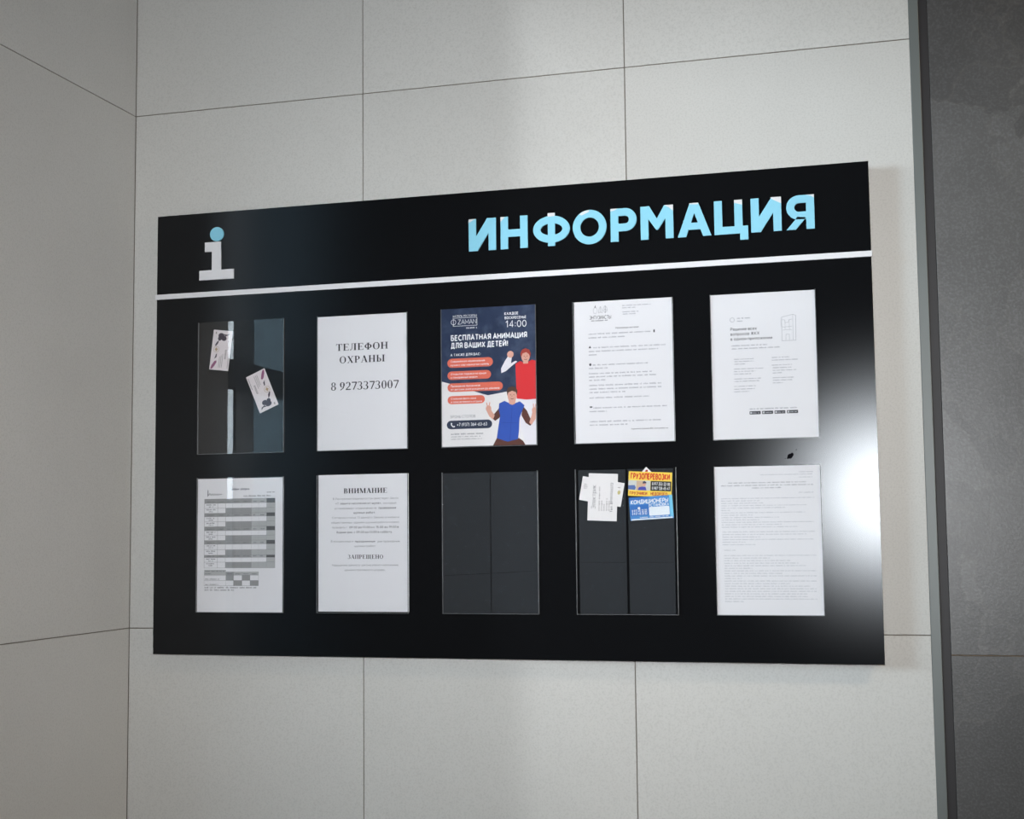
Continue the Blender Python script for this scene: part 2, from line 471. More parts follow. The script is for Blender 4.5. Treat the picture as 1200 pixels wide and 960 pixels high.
# ================================================================== mesh helpers
def link_mesh(name, verts, faces, mat, parent=None, loc=(0, 0, 0), smooth=False):
    me = bpy.data.meshes.new(name)
    me.from_pydata(verts, [], faces)
    me.materials.append(mat)
    me.update()
    o = bpy.data.objects.new(name, me)
    o.location = loc
    COL.objects.link(o)
    if parent is not None:
        o.parent = parent
    return o

def area2(p):
    return sum(p[i - 1][0] * p[i][1] - p[i][0] * p[i - 1][1] for i in range(len(p)))

def flat_mesh(name, polys, n, mat, parent=None, loc=(0, 0, 0)):
    """polygons in mm (x right, y up) lying n mm in front of the parent's plane, facing the room"""
    v, f = [], []
    for i, p in enumerate(polys):
        if area2(p) < 0:
            p = p[::-1]
        b = len(v)
        nn = n + 0.004 * (i % 6)               # overlapping strokes never share one plane
        v += [(x / 1000, -nn / 1000, y / 1000) for x, y in p]
        f.append(list(range(b, b + len(p))))
    return link_mesh(name, v, f, mat, parent, loc)

def prism_mesh(name, polys, n0, n1, mat, parent=None, loc=(0, 0, 0)):
    v, f = [], []
    for i, p in enumerate(polys):
        if area2(p) < 0:
            p = p[::-1]
        b, k = len(v), len(p)
        nn = n1 + 0.03 * (i % 3 if len(polys) < 12 else min(i, 1))
        v += [(x / 1000, -nn / 1000, y / 1000) for x, y in p] + [(x / 1000, -n0 / 1000, y / 1000) for x, y in p]
        f.append([b + i for i in range(k)])
        f.append([b + k + i for i in reversed(range(k))])
        for i in range(k):
            j = (i + 1) % k
            f.append([b + j, b + i, b + k + i, b + k + j])
    return link_mesh(name, v, f, mat, parent, loc)

def box_mesh(name, x0, y0, z0, x1, y1, z1, mat, parent=None, bevel=0.0):
    """box in metres, vertices relative to the parent"""
    v = [(x, y, z) for x in (x0, x1) for y in (y0, y1) for z in (z0, z1)]
    f = [(0, 1, 3, 2), (4, 6, 7, 5), (0, 4, 5, 1), (2, 3, 7, 6), (0, 2, 6, 4), (1, 5, 7, 3)]
    o = link_mesh(name, v, f, mat, parent)
    if bevel:
        m = o.modifiers.new('edge_bevel', 'BEVEL'); m.width = bevel; m.segments = 2; m.limit_method = 'NONE'
    return o

def empty(name, loc):
    o = bpy.data.objects.new(name, None)
    o.location = loc
    o.empty_display_size = 0.05
    COL.objects.link(o)
    return o

def tag(o, label, cat, group=None):
    o['label'] = label
    o['category'] = cat
    if group:
        o['group'] = group
    return o

def structure(o, label=None):
    o['kind'] = 'structure'
    if label:
        o['label'] = label
    return o

# ================================================================== the room
RH = 3.0
JX = [0.0, 0.5751, 1.1751, 1.7627]
JZ = [0.0, 1.2, 2.4, RH]
g = 0.0011                                     # half a joint

wf = structure(box_mesh('wall_front', -0.02, 0.0022, 0, 1.7627, 0.16, RH, GROUT), 'light grey tiled wall carrying the notice board')
wf['category'] = 'wall'
for i in range(3):
    for k in range(3):
        box_mesh('tile', JX[i] + (g if i else 0.0012), 0.0, JZ[k] + g, JX[i + 1] - (g if i < 2 else 0), 0.012, JZ[k + 1] - g, TILE, wf, 0.0005)

LY = -0.545                                    # the left tiled pier ends here, the glazed entrance begins
wl = structure(box_mesh('wall_left', -0.16, LY, 0, -0.0022, 0.16, RH, GROUT), 'narrow tiled wall meeting the grey wall at the corner')
wl['category'] = 'wall'
for k in range(3):
    box_mesh('tile', -0.012, LY, JZ[k] + g, 0.0, -0.0012, JZ[k + 1] - g, TILE, wl, 0.0005)

# trims and the dark wall right of the light tiles
x0 = 1.7627
t1 = structure(box_mesh('trim_1', x0, -0.0005, 0, x0 + 0.0195, 0.03, RH, ALU, bevel=0.0012), 'satin grey metal edge strip beside the light tiles')
t2 = structure(box_mesh('trim_2', x0 + 0.0195, 0.002, 0, x0 + 0.037, 0.03, RH, BLACKTRIM, bevel=0.001), 'black strip between the metal edge and the dark tiles')
for t_ in (t1, t2):
    t_['category'] = 'trim'
xd = x0 + 0.037
wd = structure(box_mesh('wall_front_dark', xd, 0.0035, 0, 4.0, 0.16, RH, GROUT_B), 'dark slate tiled wall right of the trim')
wd['category'] = 'wall'
DX = [xd, xd + 0.6, xd + 1.2, xd + 1.8, 4.0]
DZ = [0.0, 1.162, 2.762, RH]
for i in range(4):
    for k in range(3):
        box_mesh('tile', DX[i] + (g if i else 0), 0.0012, DZ[k] + g, DX[i + 1] - g, 0.012, DZ[k + 1] - g, DARK, wd, 0.0005)

BY = -6.0
fl = structure(box_mesh('floor', -0.16, BY - 0.1, -0.1, 4.1, 0.16, 0.0, FLOORT), 'grey lobby floor'); fl['category'] = 'floor'
ce = structure(box_mesh('ceiling', -0.16, BY - 0.1, RH, 4.1, 0.16, RH + 0.1, PLASTER), 'plain lobby ceiling'); ce['category'] = 'ceiling'
wr = structure(box_mesh('wall_right', 4.0, BY - 0.1, 0, 4.1, 0.16, RH, PLASTER), 'plain lobby wall on the right'); wr['category'] = 'wall'
wb = structure(box_mesh('wall_back', -0.16, BY - 0.1, 0, 4.0, BY, RH, PLASTER), 'plain lobby wall behind the camera'); wb['category'] = 'wall'
wl2 = structure(box_mesh('wall_left_rear', -0.16, BY, 0, 0.0, -1.43, RH, PLASTER), 'plain lobby wall past the entrance'); wl2['category'] = 'wall'
wl3 = structure(box_mesh('wall_left_lintel', -0.16, -1.43, 2.75, 0.0, LY, RH, PLASTER), 'wall piece above the glazed entrance'); wl3['category'] = 'wall'

# glazed entrance: narrow clear side light, dark stile, transom rail, tinted panes
w1 = structure(empty('window_1', (0, LY, 0)), 'glazed entrance with dark frame'); w1['category'] = 'window'
def wbox(name, ya, yb, za, zb, xa, xb, mat, bevel=0.0):
    return box_mesh(name, xa, yb - LY, za, xb, ya - LY, zb, mat, w1, bevel)
SA, SB, SC, SE = -0.592, -0.70, -1.40, -1.43
for za, zb in ((0.0, 1.80), (1.88, 2.75)):
    wbox('pane', LY, SA, za, zb, -0.008, -0.003, GLASS)
    wbox('pane', SB, SC, za, zb, -0.008, -0.003, TINT)
wbox('stile', SA, SB, 0.0, 2.75, -0.009, 0.0, TEAL, 0.001)
wbox('stile', SC, SE, 0.0, 2.75, -0.009, 0.0, TEAL, 0.001)
wbox('rail', LY, SA, 1.80, 1.88, -0.009, 0.0, TEAL, 0.001)
wbox('rail', SB, SC, 1.80, 1.88, -0.009, 0.0, TEAL, 0.001)

# outside the entrance: pavement and a low boundary wall
PAVE = stone('grey_pavement', srgb(118, 118, 116), srgb(132, 132, 130), srgb(104, 104, 102), 0.8)
gp = structure(box_mesh('pavement', -14.0, -34.0, -0.12, -0.16, 6.0, -0.02, PAVE), 'grey pavement outside the entrance'); gp['category'] = 'pavement'
wo = structure(box_mesh('wall_outside', -9.3, -34.0, -0.02, -9.0, 6.0, 2.0, PLASTER), 'low grey boundary wall outside the entrance'); wo['category'] = 'wall'

# ================================================================== the notice board
BX, BYF, BZ = 0.0786, -0.030, 1.1447          # left edge, front face, bottom edge
SX, SZ = 1.5959 / 1600, 1.0017 / 1000
def bp(u, v, n=0.0):
    """board millimetres (from its lower left corner, n in front of the face) -> world"""
    return (BX + u * SX, BYF - n / 1000, BZ + v * SZ)

board = tag(empty('information_board', bp(0, 0)), 'large satin black notice board with blue lettering and document pockets on grey tiles', 'notice board')
board.scale = (SX * 1000, 1, SZ * 1000)
prism_mesh('panel', [rect(0, 0, 1600, 1000)], -4, 0, BLACK, board)
fr = ringband([(6, 6), (1594, 6), (1594, 994), (6, 994)], [(26, 26), (1574, 26), (1574, 974), (26, 974)])
prism_mesh('rear_frame', fr, -30, -4, BLACKSIDE, board)
prism_mesh('divider_bar', [rect(-2.2, 805.5, 1601.6, 817)], 0.05, 3.5, WHITEA, board)['label'] = 'slim white bar across the board'

# --- icon
prism_mesh('icon_dot', [ell(152.6, 948.7, 17.0, 16.4, 40)], 0.05, 3.2, BLUEF, board)['label'] = 'pale blue dot of the i sign'
prism_mesh('icon_stem', [rect(122.7, 909, 163.6, 931), rect(140.6, 866.2, 163.6, 931), rect(109.3, 844, 195.5, 866.2)], 0.05, 3.0, WHITEA, board)['label'] = 'white stem of the i sign'

# --- headline letters: cap height 70.3 mm, stroke 16.5 mm
CH, ST = 70.3, 16.5
def dring(x0, xr, v0, v1, t, flip=None):
    R = (v1 - v0) / 2; r = R - t
    xc = xr - R
    o = [(x0, v1)] + arc(xc, v0 + R, R, R, 90, -90, 18) + [(x0, v0)]
    i = [(x0, v1 - t)] + arc(xc, v0 + R, r * 0.98, r, 90, -90, 18) + [(x0, v0 + t)]
    q = [[o[k], o[k + 1], i[k + 1], i[k]] for k in range(len(o) - 1)]
    if flip is not None:
        q = [[(flip - x, y) for x, y in p] for p in q]
    return q
def ring(cx, cy, rx, ry, tx, ty):
    return ringband(ell(cx, cy, rx, ry, 48), ell(cx, cy, rx - tx, ry - ty, 48))
def letter_i(w):
    return [rect(0, 0, ST, CH), rect(w - ST, 0, w, CH),
            [(ST - .1, 0), (ST + 3, 0), (w - ST + .1, 39), (w - ST + .1, CH), (w - ST - 3, CH), (ST - .1, 31.3)]]
LET = [
    (756.4, 61.3, letter_i(61.3), [[(0, CH), (15, CH), (0, CH - 8)]]),
    (828.3, 60.2, [rect(0, 0, ST, CH), rect(60.2 - ST, 0, 60.2, CH), rect(ST - .1, 26, 60.2 - ST + .1, 42)], [[(0, CH), (10, CH), (0, CH - 11)]]),
    (900.7, 80.9, [rect(32.6, 0, 48.2, CH + 1)] + ring(40.45, 36.2, 40.45, 29.0, 16.4, 16.2), [[(32.6, CH + 1), (48.2, CH + 1), (48.2, CH - 6), (32.6, CH - 7)]]),
    (988.0, 73.1, ring(36.55, 35.1, 36.55, 36.8, 16.3, 16.3), [[(14, 63.6), (24, 69.6), (36, 71.8), (36, 68), (20, 61)]]),
    (1069.9, 55.7, [rect(0, 0, ST, CH)] + dring(ST - 1, 55.7, 21.5, CH, 16.2), [[(0, CH), (16, CH), (8, CH - 4), (0, CH - 5)]]),
    (1134.0, 69.0, [rect(0, 0, ST, CH), rect(69 - ST, 0, 69, CH), [(ST - 1, CH), (ST + 2.2, CH), (34.5, 43), (69 - ST - 2.2, CH), (69 - ST + 1, CH), (69 - ST + 1, 44.5), (36.5, 19.5), (32.5, 19.5), (ST - 1, 44.5)]],
     [[(51, CH), (69, CH), (69, CH - 13), (60, CH - 5)]]),
    (1212.0, 69.7, [[(0, 0), (17.2, 0), (42.4, CH), (25.8, CH)], [(52.5, 0), (69.7, 0), (43.9, CH), (27.3, CH)], [(11, 14.5), (58.7, 14.5), (53.5, 29), (16.2, 29)]],
     [[(25.8, CH), (43.9, CH), (42.6, CH - 3.5), (24.6, CH - 2)]]),
    (1288.2, 69.1, [rect(0, 0, ST, CH), rect(41.5, 0, 41.5 + ST, CH), rect(0, 0, 69.1, 15.6), rect(69.1 - 16.6, -13.5, 69.1, 15.6)],
     [[(41.5, CH), (58, CH), (58, CH - 11), (41.5, CH - 6)]]),
    (1363.4, 61.8, letter_i(61.8), [[(40, CH), (61.8, CH), (61.8, CH - 14), (45, CH - 5)]]),
    (1434.6, 56.6, [rect(56.6 - ST, 0, 56.6, CH)] + dring(ST - 1, 56.0, 20.5, CH, 16.0, flip=56.6) + [[(0, 0), (18.6, 0), (40, 24), (23, 26)]],
     [[(40, CH), (56.6, CH), (56.6, CH - 7), (50, CH - 2.5)]]),
]
for lx, w, polys, peel in LET:
    o = prism_mesh('letter', xf(polys, dx=lx, dy=869.5), 0.05, 3.0, BLUEF, board)
    flat_mesh('peeled_corner', xf(peel, dx=lx, dy=869.5), 3.15, WHITEA, o)['label'] = 'white acrylic where the blue film has peeled'

# --- clear pockets, two rows of five
PU = [107.5, 400.5, 690.8, 984.6, 1275.2]
PV = [446.5, 93.4]
PW, PH = 213.0, 300.0
pocket_mesh = None
for r in range(2):
    for c in range(5):
        u, v = PU[c], PV[r]
        pk = prism_mesh('document_pocket', [rect(0, 0, PW, PH)], 2.6, 4.0, ACRYLIC, board, (u / 1000, 0, v / 1000))
        prism_mesh('side_strip', [rect(0, 0, 1.3, PH)], 0.05, 2.55, EDGE, pk)
        prism_mesh('side_strip', [rect(PW - 1.3, 0, PW, PH)], 0.05, 2.55, EDGE, pk)
        prism_mesh('bottom_strip', [rect(1.3, 0, PW - 1.3, 1.2)], 0.05, 2.55, EDGE, pk)

# --- dark scuff on the face near the right pockets
sc = [ell(1428.7, 410.5, 5.2, 5.0, 14), ell(1433, 414, 3.2, 3.4, 10), ell(1424.5, 406.8, 2.2, 1.8, 9), ell(1419, 406.5, 1.3, 1.0, 8), ell(1441.5, 423.5, 1.1, 1.0, 8)]
flat_mesh('scuff_mark', sc, 0.12, flat('matt_dark_scuff', srgb(16, 16, 20), 0.95, 0.02), board)

# ================================================================== sheets and cards in the pockets
def sheet(name, u, vtop, W, H, n, label, cat, mat=PAPER, rot=0.0, thick=0.12, outline=None, group=None):
    """sheet hanging n mm in front of the board face; u, vtop = its top left corner on the board"""
    a = radians(rot)
    # bottom left corner from the top left corner
    bu, bv = u - sin(-a) * 0 + (0 * cos(a) - (-H) * sin(a)) * 0 + H * sin(a), vtop - H * cos(a)
    o = prism_mesh(name, [outline or rect(0, 0, W, H)], 0, thick, mat, None, bp(bu, bv, n))
    o.rotation_euler = (0, -a, 0)
    tag(o, label, cat, group)
    return o

def put(o, page, mats, thick=0.12, names=None):
    """lay the page's print on the sheet, each ink a part, in order from below to above"""
    for i, (part, groups) in enumerate(page.layers.items()):
        for key, polys in groups.items():
            q = flat_mesh(part, polys, thick + 0.04 + 0.05 * i, mats[part], o)
            if key == 'small_print':
                q['kind'] = 'stuff'

# ---------- pocket 2, top row: guard's telephone
o = sheet('notice_sheet', 401.5, 745, 210, 297.5, 0.6, 'white notice with guard telephone number in large serif type', 'notice')
p = Page(297.5)
p.text('printed_text', 'ТЕЛЕФОН', 43.5, 167, 77.5, 15.2, .17, serif, .05)
p.text('printed_text', 'ОХРАНЫ', 51.8, 159.5, 105.4, 15.2, .17, serif, .05)
p.text('printed_text', '8 9273373007', 31.3, 191.5, 165, 17.6, .15, serif, .02)
put(o, p, {'printed_text': INK})

# ---------- pocket 4, top row: letter to residents
o = sheet('notice_sheet', 987.3, 746.3, 210, 298.5, 0.6, 'white typed letter with small outline logo above its heading', 'notice')
p = Page(298.5)
lo = [band(ell(46, 19.8, 4.4, 6.2, 20), .45, True), band([(45, 14), (46, 9.5), (47, 14)], 1.6),
      band([(52.5, 25.5), (54.5, 16), (57, 11.5), (60, 17), (61, 25.5), (57, 23), (52.5, 25.5)], .45), band([(57, 12), (57, 25)], .4),
      band([(62.8, 20), (64, 14), (67.4, 10), (70.6, 14), (72, 20), (67.4, 25), (62.8, 20)], .5), band([(67.4, 11), (67.4, 26)], .9), band([(64, 20), (67.4, 17), (71, 20)], .5)]
for b_ in lo:
    p.add('logo', b_, key=('mark', len(p.layers.get('logo', {}))))
p.text('logo_text', 'ЭНТУЗИАСТЫ', 33.6, 79.8, 38, 7.2, .14, sans, .12)
p.greek('logo_text', 37.7, 73.5, 42.4, 2.2)
p.text('logo_text', 'Уважаемые жители!', 88.2, 137.7, 60, 3.4, .16)
for (a, b_, y) in [(104, 163.8, 13), (104, 132, 18), (104.5, 139, 26.6), (104.5, 132.8, 31.2)]:
    p.greek('printed_text', a, b_, y, 2.0)
for (a, b_, y) in [(31, 163, 70.4), (31, 109, 78.4), (41, 193.8, 99.4), (31, 178, 107.2), (31, 52, 114.4), (39, 157.7, 136), (31, 70, 143), (31, 163, 154), (31, 177, 161), (31, 67, 168), (31, 183, 179), (31, 183, 186.6), (31, 109, 193.8),
                   (31, 158.6, 205.2), (39, 193.5, 226.4), (31, 68, 233.8), (31, 181, 255), (31, 112, 262.2)]:
    p.greek('printed_text', a, b_, y, 2.5)
p.text('logo_text', 'Администрация ЖК Энтузиасты', 118.4, 194.7, 272.4, 3.0, .15)
p.each('bullet_mark', [ell(33.7, 133.6, 2.4, 2.9, 14), rrect(168.6, 65.6, 171.4, 71.6, .8), [(33.4, 93.5), (36.2, 98.8), (30.6, 98.8)], rect(31.2, 221.5, 36.6, 224.4)])
put(o, p, {'logo': INK_M, 'bullet_mark': flat('charcoal_ink', srgb(74, 76, 82), 0.7, 0.2), 'logo_text': flat('charcoal_ink', srgb(74, 76, 82), 0.7, 0.2), 'printed_text': INK_L})

# ---------- pocket 5, top row: housing app flyer
o = sheet('notice_sheet', 1276.3, 745.4, 211, 299, 0.6, 'white flyer with small line drawing of an apartment house', 'notice')
p = Page(299)
p.add('line_drawing', band([(142.6, 100.8), (142.9, 52.5), (165.5, 47.8), (171.2, 50.4), (170.3, 101)], .6) + band([(142.6, 100.8), (170.3, 101)], .6)
      + band([(165.2, 48.5), (164.8, 100)], .45) + band([(150.5, 100), (150.8, 88), (157.5, 88), (157.5, 100)], .5)
      + band([(143, 58), (149, 58.5), (150, 64), (156, 64), (157.5, 58.5), (164, 57.5)], .5) + band([(144, 73), (163, 72)], .5) + band([(144, 79), (163, 79)], .4)
      + band([(149.5, 59), (149.5, 79)], .4) + band([(158, 59), (158, 79)], .4) + band([(141.4, 58), (141.4, 71), (144, 71)], .4))
p.add('round_logo', band(ell(43.4, 53.4, 4.4, 4.6, 18), .7, True))
p.greek('small_print', 53.4, 79.5, 51.8, 2.2); p.greek('small_print', 53.4, 65, 57.6, 2.2)
p.text('heading', 'Решение всех', 39.3, 92.5, 75.4, 5.6, .15)
p.text('heading', 'вопросов ЖКХ', 39.2, 97.7, 85.4, 5.6, .15)
p.text('heading', 'в одном приложении', 39.1, 123.3, 95.6, 5.6, .15)
for (a, b_, y) in [(40.6, 112.4, 108), (41.4, 137.2, 114.2)]:
    p.greek('small_print', a, b_, y, 2.2)
for (a, b_, y) in [(45.5, 85, 135.6), (46, 85.8, 140.4), (46, 67.8, 145.6), (45, 104.3, 155.6), (45, 89, 160.8), (45, 80, 166), (45, 99.4, 176), (45, 95.7, 181), (44.5, 88.4, 191), (44.4, 86.5, 196.8), (44.3, 74, 202),
                   (121.6, 155.3, 135), (121.5, 173.7, 140.4), (121.3, 160.3, 150.6), (123, 160, 156), (122.8, 168.8, 161.4), (122.7, 142.2, 166.6), (122.5, 165.9, 176.4), (122.4, 162.2, 181.4), (122.3, 141.8, 186.8)]:
    p.greek('small_print', a, b_, y, 1.8)
p.greek('small_print', 74.6, 168.9, 238.4, 2.3)
for a, b_ in [(74, 96.2), (99.1, 121), (123.8, 145.4), (148.5, 170.6)]:
    p.each('app_badge', [rrect(a, 242, b_, 248.4, 1)])
for a, b_ in [(74, 96.2), (99.1, 121), (123.8, 145.4), (148.5, 170.6)]:
    p.each('badge_print', [rrect(a + 1.4, 243.4, a + 5, 247, .6)])
    p.greek('badge_print', a + 6.6, b_ - 2, 246.4, 1.7)
put(o, p, {'line_drawing': INK_L, 'round_logo': INK_L, 'small_print': INK_L, 'heading': flat('charcoal_ink', (0, 0, 0, 1)), 'app_badge': flat('badge_dark', srgb(66, 68, 74)), 'badge_print': flat('badge_light', srgb(196, 198, 204))})

# ---------- pocket 6 (bottom row, first): cleaning schedule
o = sheet('notice_sheet', 109.6, 391.8, 210.5, 298, 0.6, 'white schedule sheet with a grey-shaded table of many rows', 'notice')
p = Page(298)
S1, S2, S3 = 'table_shading_light', 'table_shading_mid', 'table_shading_dark'
cx = [17, 49.8, 69.3, 86.3, 109, 132.9, 150.3, 169.4, 190]
ry = [(45.6, 55.4, 66.3, 77.5), (77.5, 85.3, 96.5, 107.7), (107.7, 116.6, 127.4, 138.3), (138.3, 146.8, 159.1, 171.1), (171.1, 176.5, 186.7, 199.7)]
for a, b_, c_, d_ in ry:
    p.each(S1, [rect(cx[0], a, cx[7], b_)])
    p.each(S1, [rect(cx[7], b_, cx[8], d_)])
    p.each(S1, [rect(cx[2], c_, cx[7], d_)])
for a, b_, c_, d_ in ry:
    p.each(S2, [rect(cx[2], c_ + .4, cx[5], d_ - .3), rect(cx[0], a + .3, cx[2], b_ - .3), rect(cx[2], a + .3, cx[5], b_ - .3)])
p.each(S1, [rect(17.4, 204.4, 71, 215.8), rect(71, 208, 150.6, 215.8)])
p.each(S2, [rect(71, 208, 89.8, 227.4), rect(110.5, 215.8, 130.1, 227.4), rect(89.8, 227.4, 110.5, 239), rect(130.1, 227.4, 150.6, 239)])
for a, b_, c_, d_ in ry:
    p.each(S3, [rect(cx[7], a, cx[8], b_)])
for a, b_, c_, d_ in ry:
    for y in (a, b_, c_, d_):
        p.add('table_lines', [rect(cx[0] if y in (a, b_, d_) else cx[0], y - .25, cx[8], y + .25)])
for x in (cx[0], cx[1], cx[2], cx[8]):
    p.add('table_lines', [rect(x - .3, 45.6, x + .3, 199.7)])
for x in cx[3:8]:
    p.add('table_lines', [rect(x - .12, 45.6, x + .12, 199.7)])
for y in (204.4, 215.8, 227.4, 239):
    p.add('table_lines', [rect(17.4, y - .25, 71 if y < 205 else 150.6, y + .25)])
for x in (17.4, 71, 89.8, 110.5, 130.1, 150.6):
    p.add('table_lines', [rect(x - .2, 208, x + .2, 239)])
for a, b_, c_, d_ in ry:
    p.greek('printed_text', 23, 42, b_ - 2, 2.4); p.greek('printed_text', 22, 45, b_ + 4.6, 2.3); p.greek('printed_text', 28, 38, b_ + 8.8, 2.2)
    p.greek('printed_text', 22, 45, c_ + 4.6, 2.3); p.greek('printed_text', 28, 38, c_ + 8.8, 2.2)
    for i in range(1, 7):
        p.greek('printed_text', cx[i] + 4, cx[i + 1] - 4, b_ - 2, 2.2)
p.greek('printed_text', 20, 68, 208, 2.2); p.greek('printed_text', 20, 36, 213.5, 2.2); p.greek('printed_text', 20, 56, 225.6, 2.2); p.greek('printed_text', 20, 52, 237.6, 2.2)
for x in (74, 94, 114, 134):
    p.greek('printed_text', x, x + 14, 214, 2.2)
p.greek('printed_text', 18.8, 145, 244.6, 2.6); p.greek('printed_text', 18.8, 94, 250, 2.6)
p.text('heading', 'График уборки', 80.2, 127.2, 26.2, 4.4, .2)
p.greek('printed_text', 170.2, 189.3, 33.4, 2.2); p.greek('printed_text', 113.5, 180, 41, 2.4); p.add('table_lines', [rect(113.5, 41.6, 190.3, 42)])
p.add('printed_text', band([(24.4, 40.5), (25, 25), (26.4, 37.5), (30, 33), (33, 37.5), (36, 33.6), (39, 37.5), (42, 33.5), (45.5, 37.5), (48, 34), (51, 37.8), (54, 34), (56.5, 36), (60, 34.5)], 1.1) + [rect(24.4, 26, 26.4, 38)])
put(o, p, {S1: flat('shade_light', srgb(178, 180, 182)), S2: flat('shade_mid', srgb(150, 151, 153)), S3: flat('shade_dark', srgb(92, 94, 96)), 'table_lines': flat('table_line_ink', srgb(120, 122, 126)), 'printed_text': flat('text_grey', srgb(104, 105, 112)), 'heading': flat('navy_ink', srgb(60, 60, 84))})

# ---------- pocket 7 (bottom row, second): attention, noisy works
o = sheet('notice_sheet', 404.2, 394.3, 210, 297.5, 0.6, 'white notice with two bold serif headings over centred paragraphs', 'notice')
p = Page(297.5)
p.text('heading', 'ВНИМАНИЕ', 59.3, 161, 41, 10.8, .2, serif, .05)
p.text('heading', 'ЗАПРЕЩЕНО', 69.2, 151.5, 183.4, 8.6, .19, serif, .05)
N_ = lambda s, a, b_, y: p.text('printed_text', s, a, b_, y + 1.9, 4.1, .1)
B_ = lambda s, a, b_, y: p.text('bold_text', s, a, b_, y + 1.9, 4.1, .16)
N_('В Республике Башкортостан действует Закон', 34.1, 185.9, 52.8)
N_('«О', 39.8, 47.5, 63); B_('защите населения от шума»,', 51, 147.5, 63); N_('который', 152, 181.3, 63.4)
N_('устанавливает ограничения на', 37.9, 136, 73.6); B_('проведение', 141, 181.3, 73.8)
B_('шумных работ.', 83, 134.2, 83.4)
N_('Согласно статье 13 данного Закона, в жилых и', 32.3, 187.7, 94)
N_('общественных зданиях шумные работы можно', 30.5, 187.7, 104.6)
N_('проводить с', 32.4, 68, 115); B_('09.00 до 13.00 и с 15.00 до 19.00 в', 73, 186.8, 115.2)
B_('будние дни, с 09.00 до 13.00 в субботу.', 42.8, 173, 125.7)
N_('В воскресенье и', 29.6, 82, 145.4); B_('праздничные', 86, 133, 145.8); N_('дни проведение', 138, 189.5, 146)
N_('шумных работ', 85, 133.3, 155.8)
N_('Нарушение данного закона влечёт наложение'.replace('ё', 'е'), 32.6, 185.8, 197)
N_('административного штрафа.', 61.7, 155.5, 207.5)
put(o, p, {'heading': INK, 'printed_text': flat('thin_text', srgb(104, 105, 112)), 'bold_text': flat('bold_text_ink', srgb(78, 79, 86))})

# ---------- pocket 10 (bottom row, last): densely typed protocol
o = sheet('notice_sheet', 1275.6, 392.6, 211, 298.4, 0.6, 'white sheet densely typed with small pale text', 'notice')
p = Page(298.4)
for (a, b_, y) in [(169.3, 197.2, 14.2), (93.2, 197, 18.8), (169, 196, 24.8), (168.4, 197.2, 55.4)]:
    p.greek('printed_text', a, b_, y, 1.9)
for (a, b_, y) in [(28.3, 186.5, 34.4), (13.8, 196.6, 39.8), (75.7, 136, 45)]:
    p.greek('bold_text', a, b_, y, 2.1)
rr = random.Random(5)
y = 65.6
lens = [198, 90, 98, 183, 140, 30, 180, 75, 128, 88, 196, 134, 164]
for e_ in lens:
    p.greek('printed_text', 13, e_, y, 1.8); y += 4.8
y = 133
for e_ in [198, 182, 90, 196, 60, 80]:
    p.greek('printed_text', 14, e_, y, 1.8); y += 5.1
p.greek('printed_text', 17, 41, 169.6, 1.8)
y = 180.4
for e_ in [198, 108, 148, 165, 180, 72, 198, 134, 198, 50, 198, 146, 186, 198, 198, 180, 182, 198, 54]:
    p.greek('printed_text', 16.5, e_, y, 1.8); y += 5.1
put(o, p, {'printed_text': flat('faint_text', srgb(182, 185, 193)), 'bold_text': flat('faint_bold', srgb(150, 153, 161))})

# ---------- pocket 3, top row: restaurant poster
NAVY = stone('mottled_navy_print', srgb(34, 48, 76), srgb(44, 58, 88), srgb(84, 98, 124), 0.45, big=22, speck=46, speck_amt=0.45, bump=0.0, spec=0.3)
o = sheet('restaurant_poster', 691.5, 747, 211.5, 298.5, 0.6, 'navy and white restaurant poster with orange ovals and two people', 'poster', PAPER_S)
p = Page(298.5)
p.add('navy_field', [[(0, 0), (211.5, 0), (211.5, 190), (180, 183), (144, 184.5), (118, 188.5), (104, 190.4), (92, 187), (77, 182), (50, 172), (18, 162.4), (0, 157)]])
for a in [(13.5, 108.5, 116, 128.2), (13.5, 136, 111.5, 154.5), (13.4, 162, 137.4, 180.6), (13.4, 189.5, 97.2, 207)]:
    p.each('text_oval', [pill(a[0], a[1], a[2], a[3])])
p.add('phone_oval', [pill(11.2, 242.6, 113, 261)])
# white print
W_ = 'white_print'
p.text(W_, 'ХАЛЯЛЬ РЕСТОРАН', 26, 80.9, 18.4, 3.9, .14, sans, .1)
p.text(W_, 'ZAMAN', 37.5, 79.8, 34, 9.4, .1, sans, .1)
p.add('emblem_frame', band([(27.2, 22.4), (27.2, 20.6), (81, 20.6), (81, 38), (27.2, 38), (27.2, 36.2)], .8) + band(ell(28, 29.3, 5.2, 5.6, 20), 1.0, True) + band([(28, 22.2), (28, 36.6)], 1.0))
p.greek(W_, 57, 81, 44.6, 2.8)
p.text(W_, 'КАЖДОЕ', 142.6, 173.5, 19, 5.0, .2, sans, .16)
p.text(W_, 'ВОСКРЕСЕНЬЕ', 143, 190.8, 28.2, 5.0, .2, sans, .16)
p.text(W_, '14:00', 144.5, 191.2, 46, 13.4, .11, sans, .2)
p.text(W_, 'БЕСПЛАТНАЯ АНИМАЦИЯ', 21.7, 192.3, 69, 10.4, .24, sans, .14)
p.text(W_, 'ДЛЯ ВАШИХ ДЕТЕЙ!', 21.7, 150.2, 85.6, 10.4, .24, sans, .14)
p.text(W_, 'А ТАКЖЕ ДЛЯ ВАС:', 20.6, 89.1, 103, 4.8, .2, sans, .16)
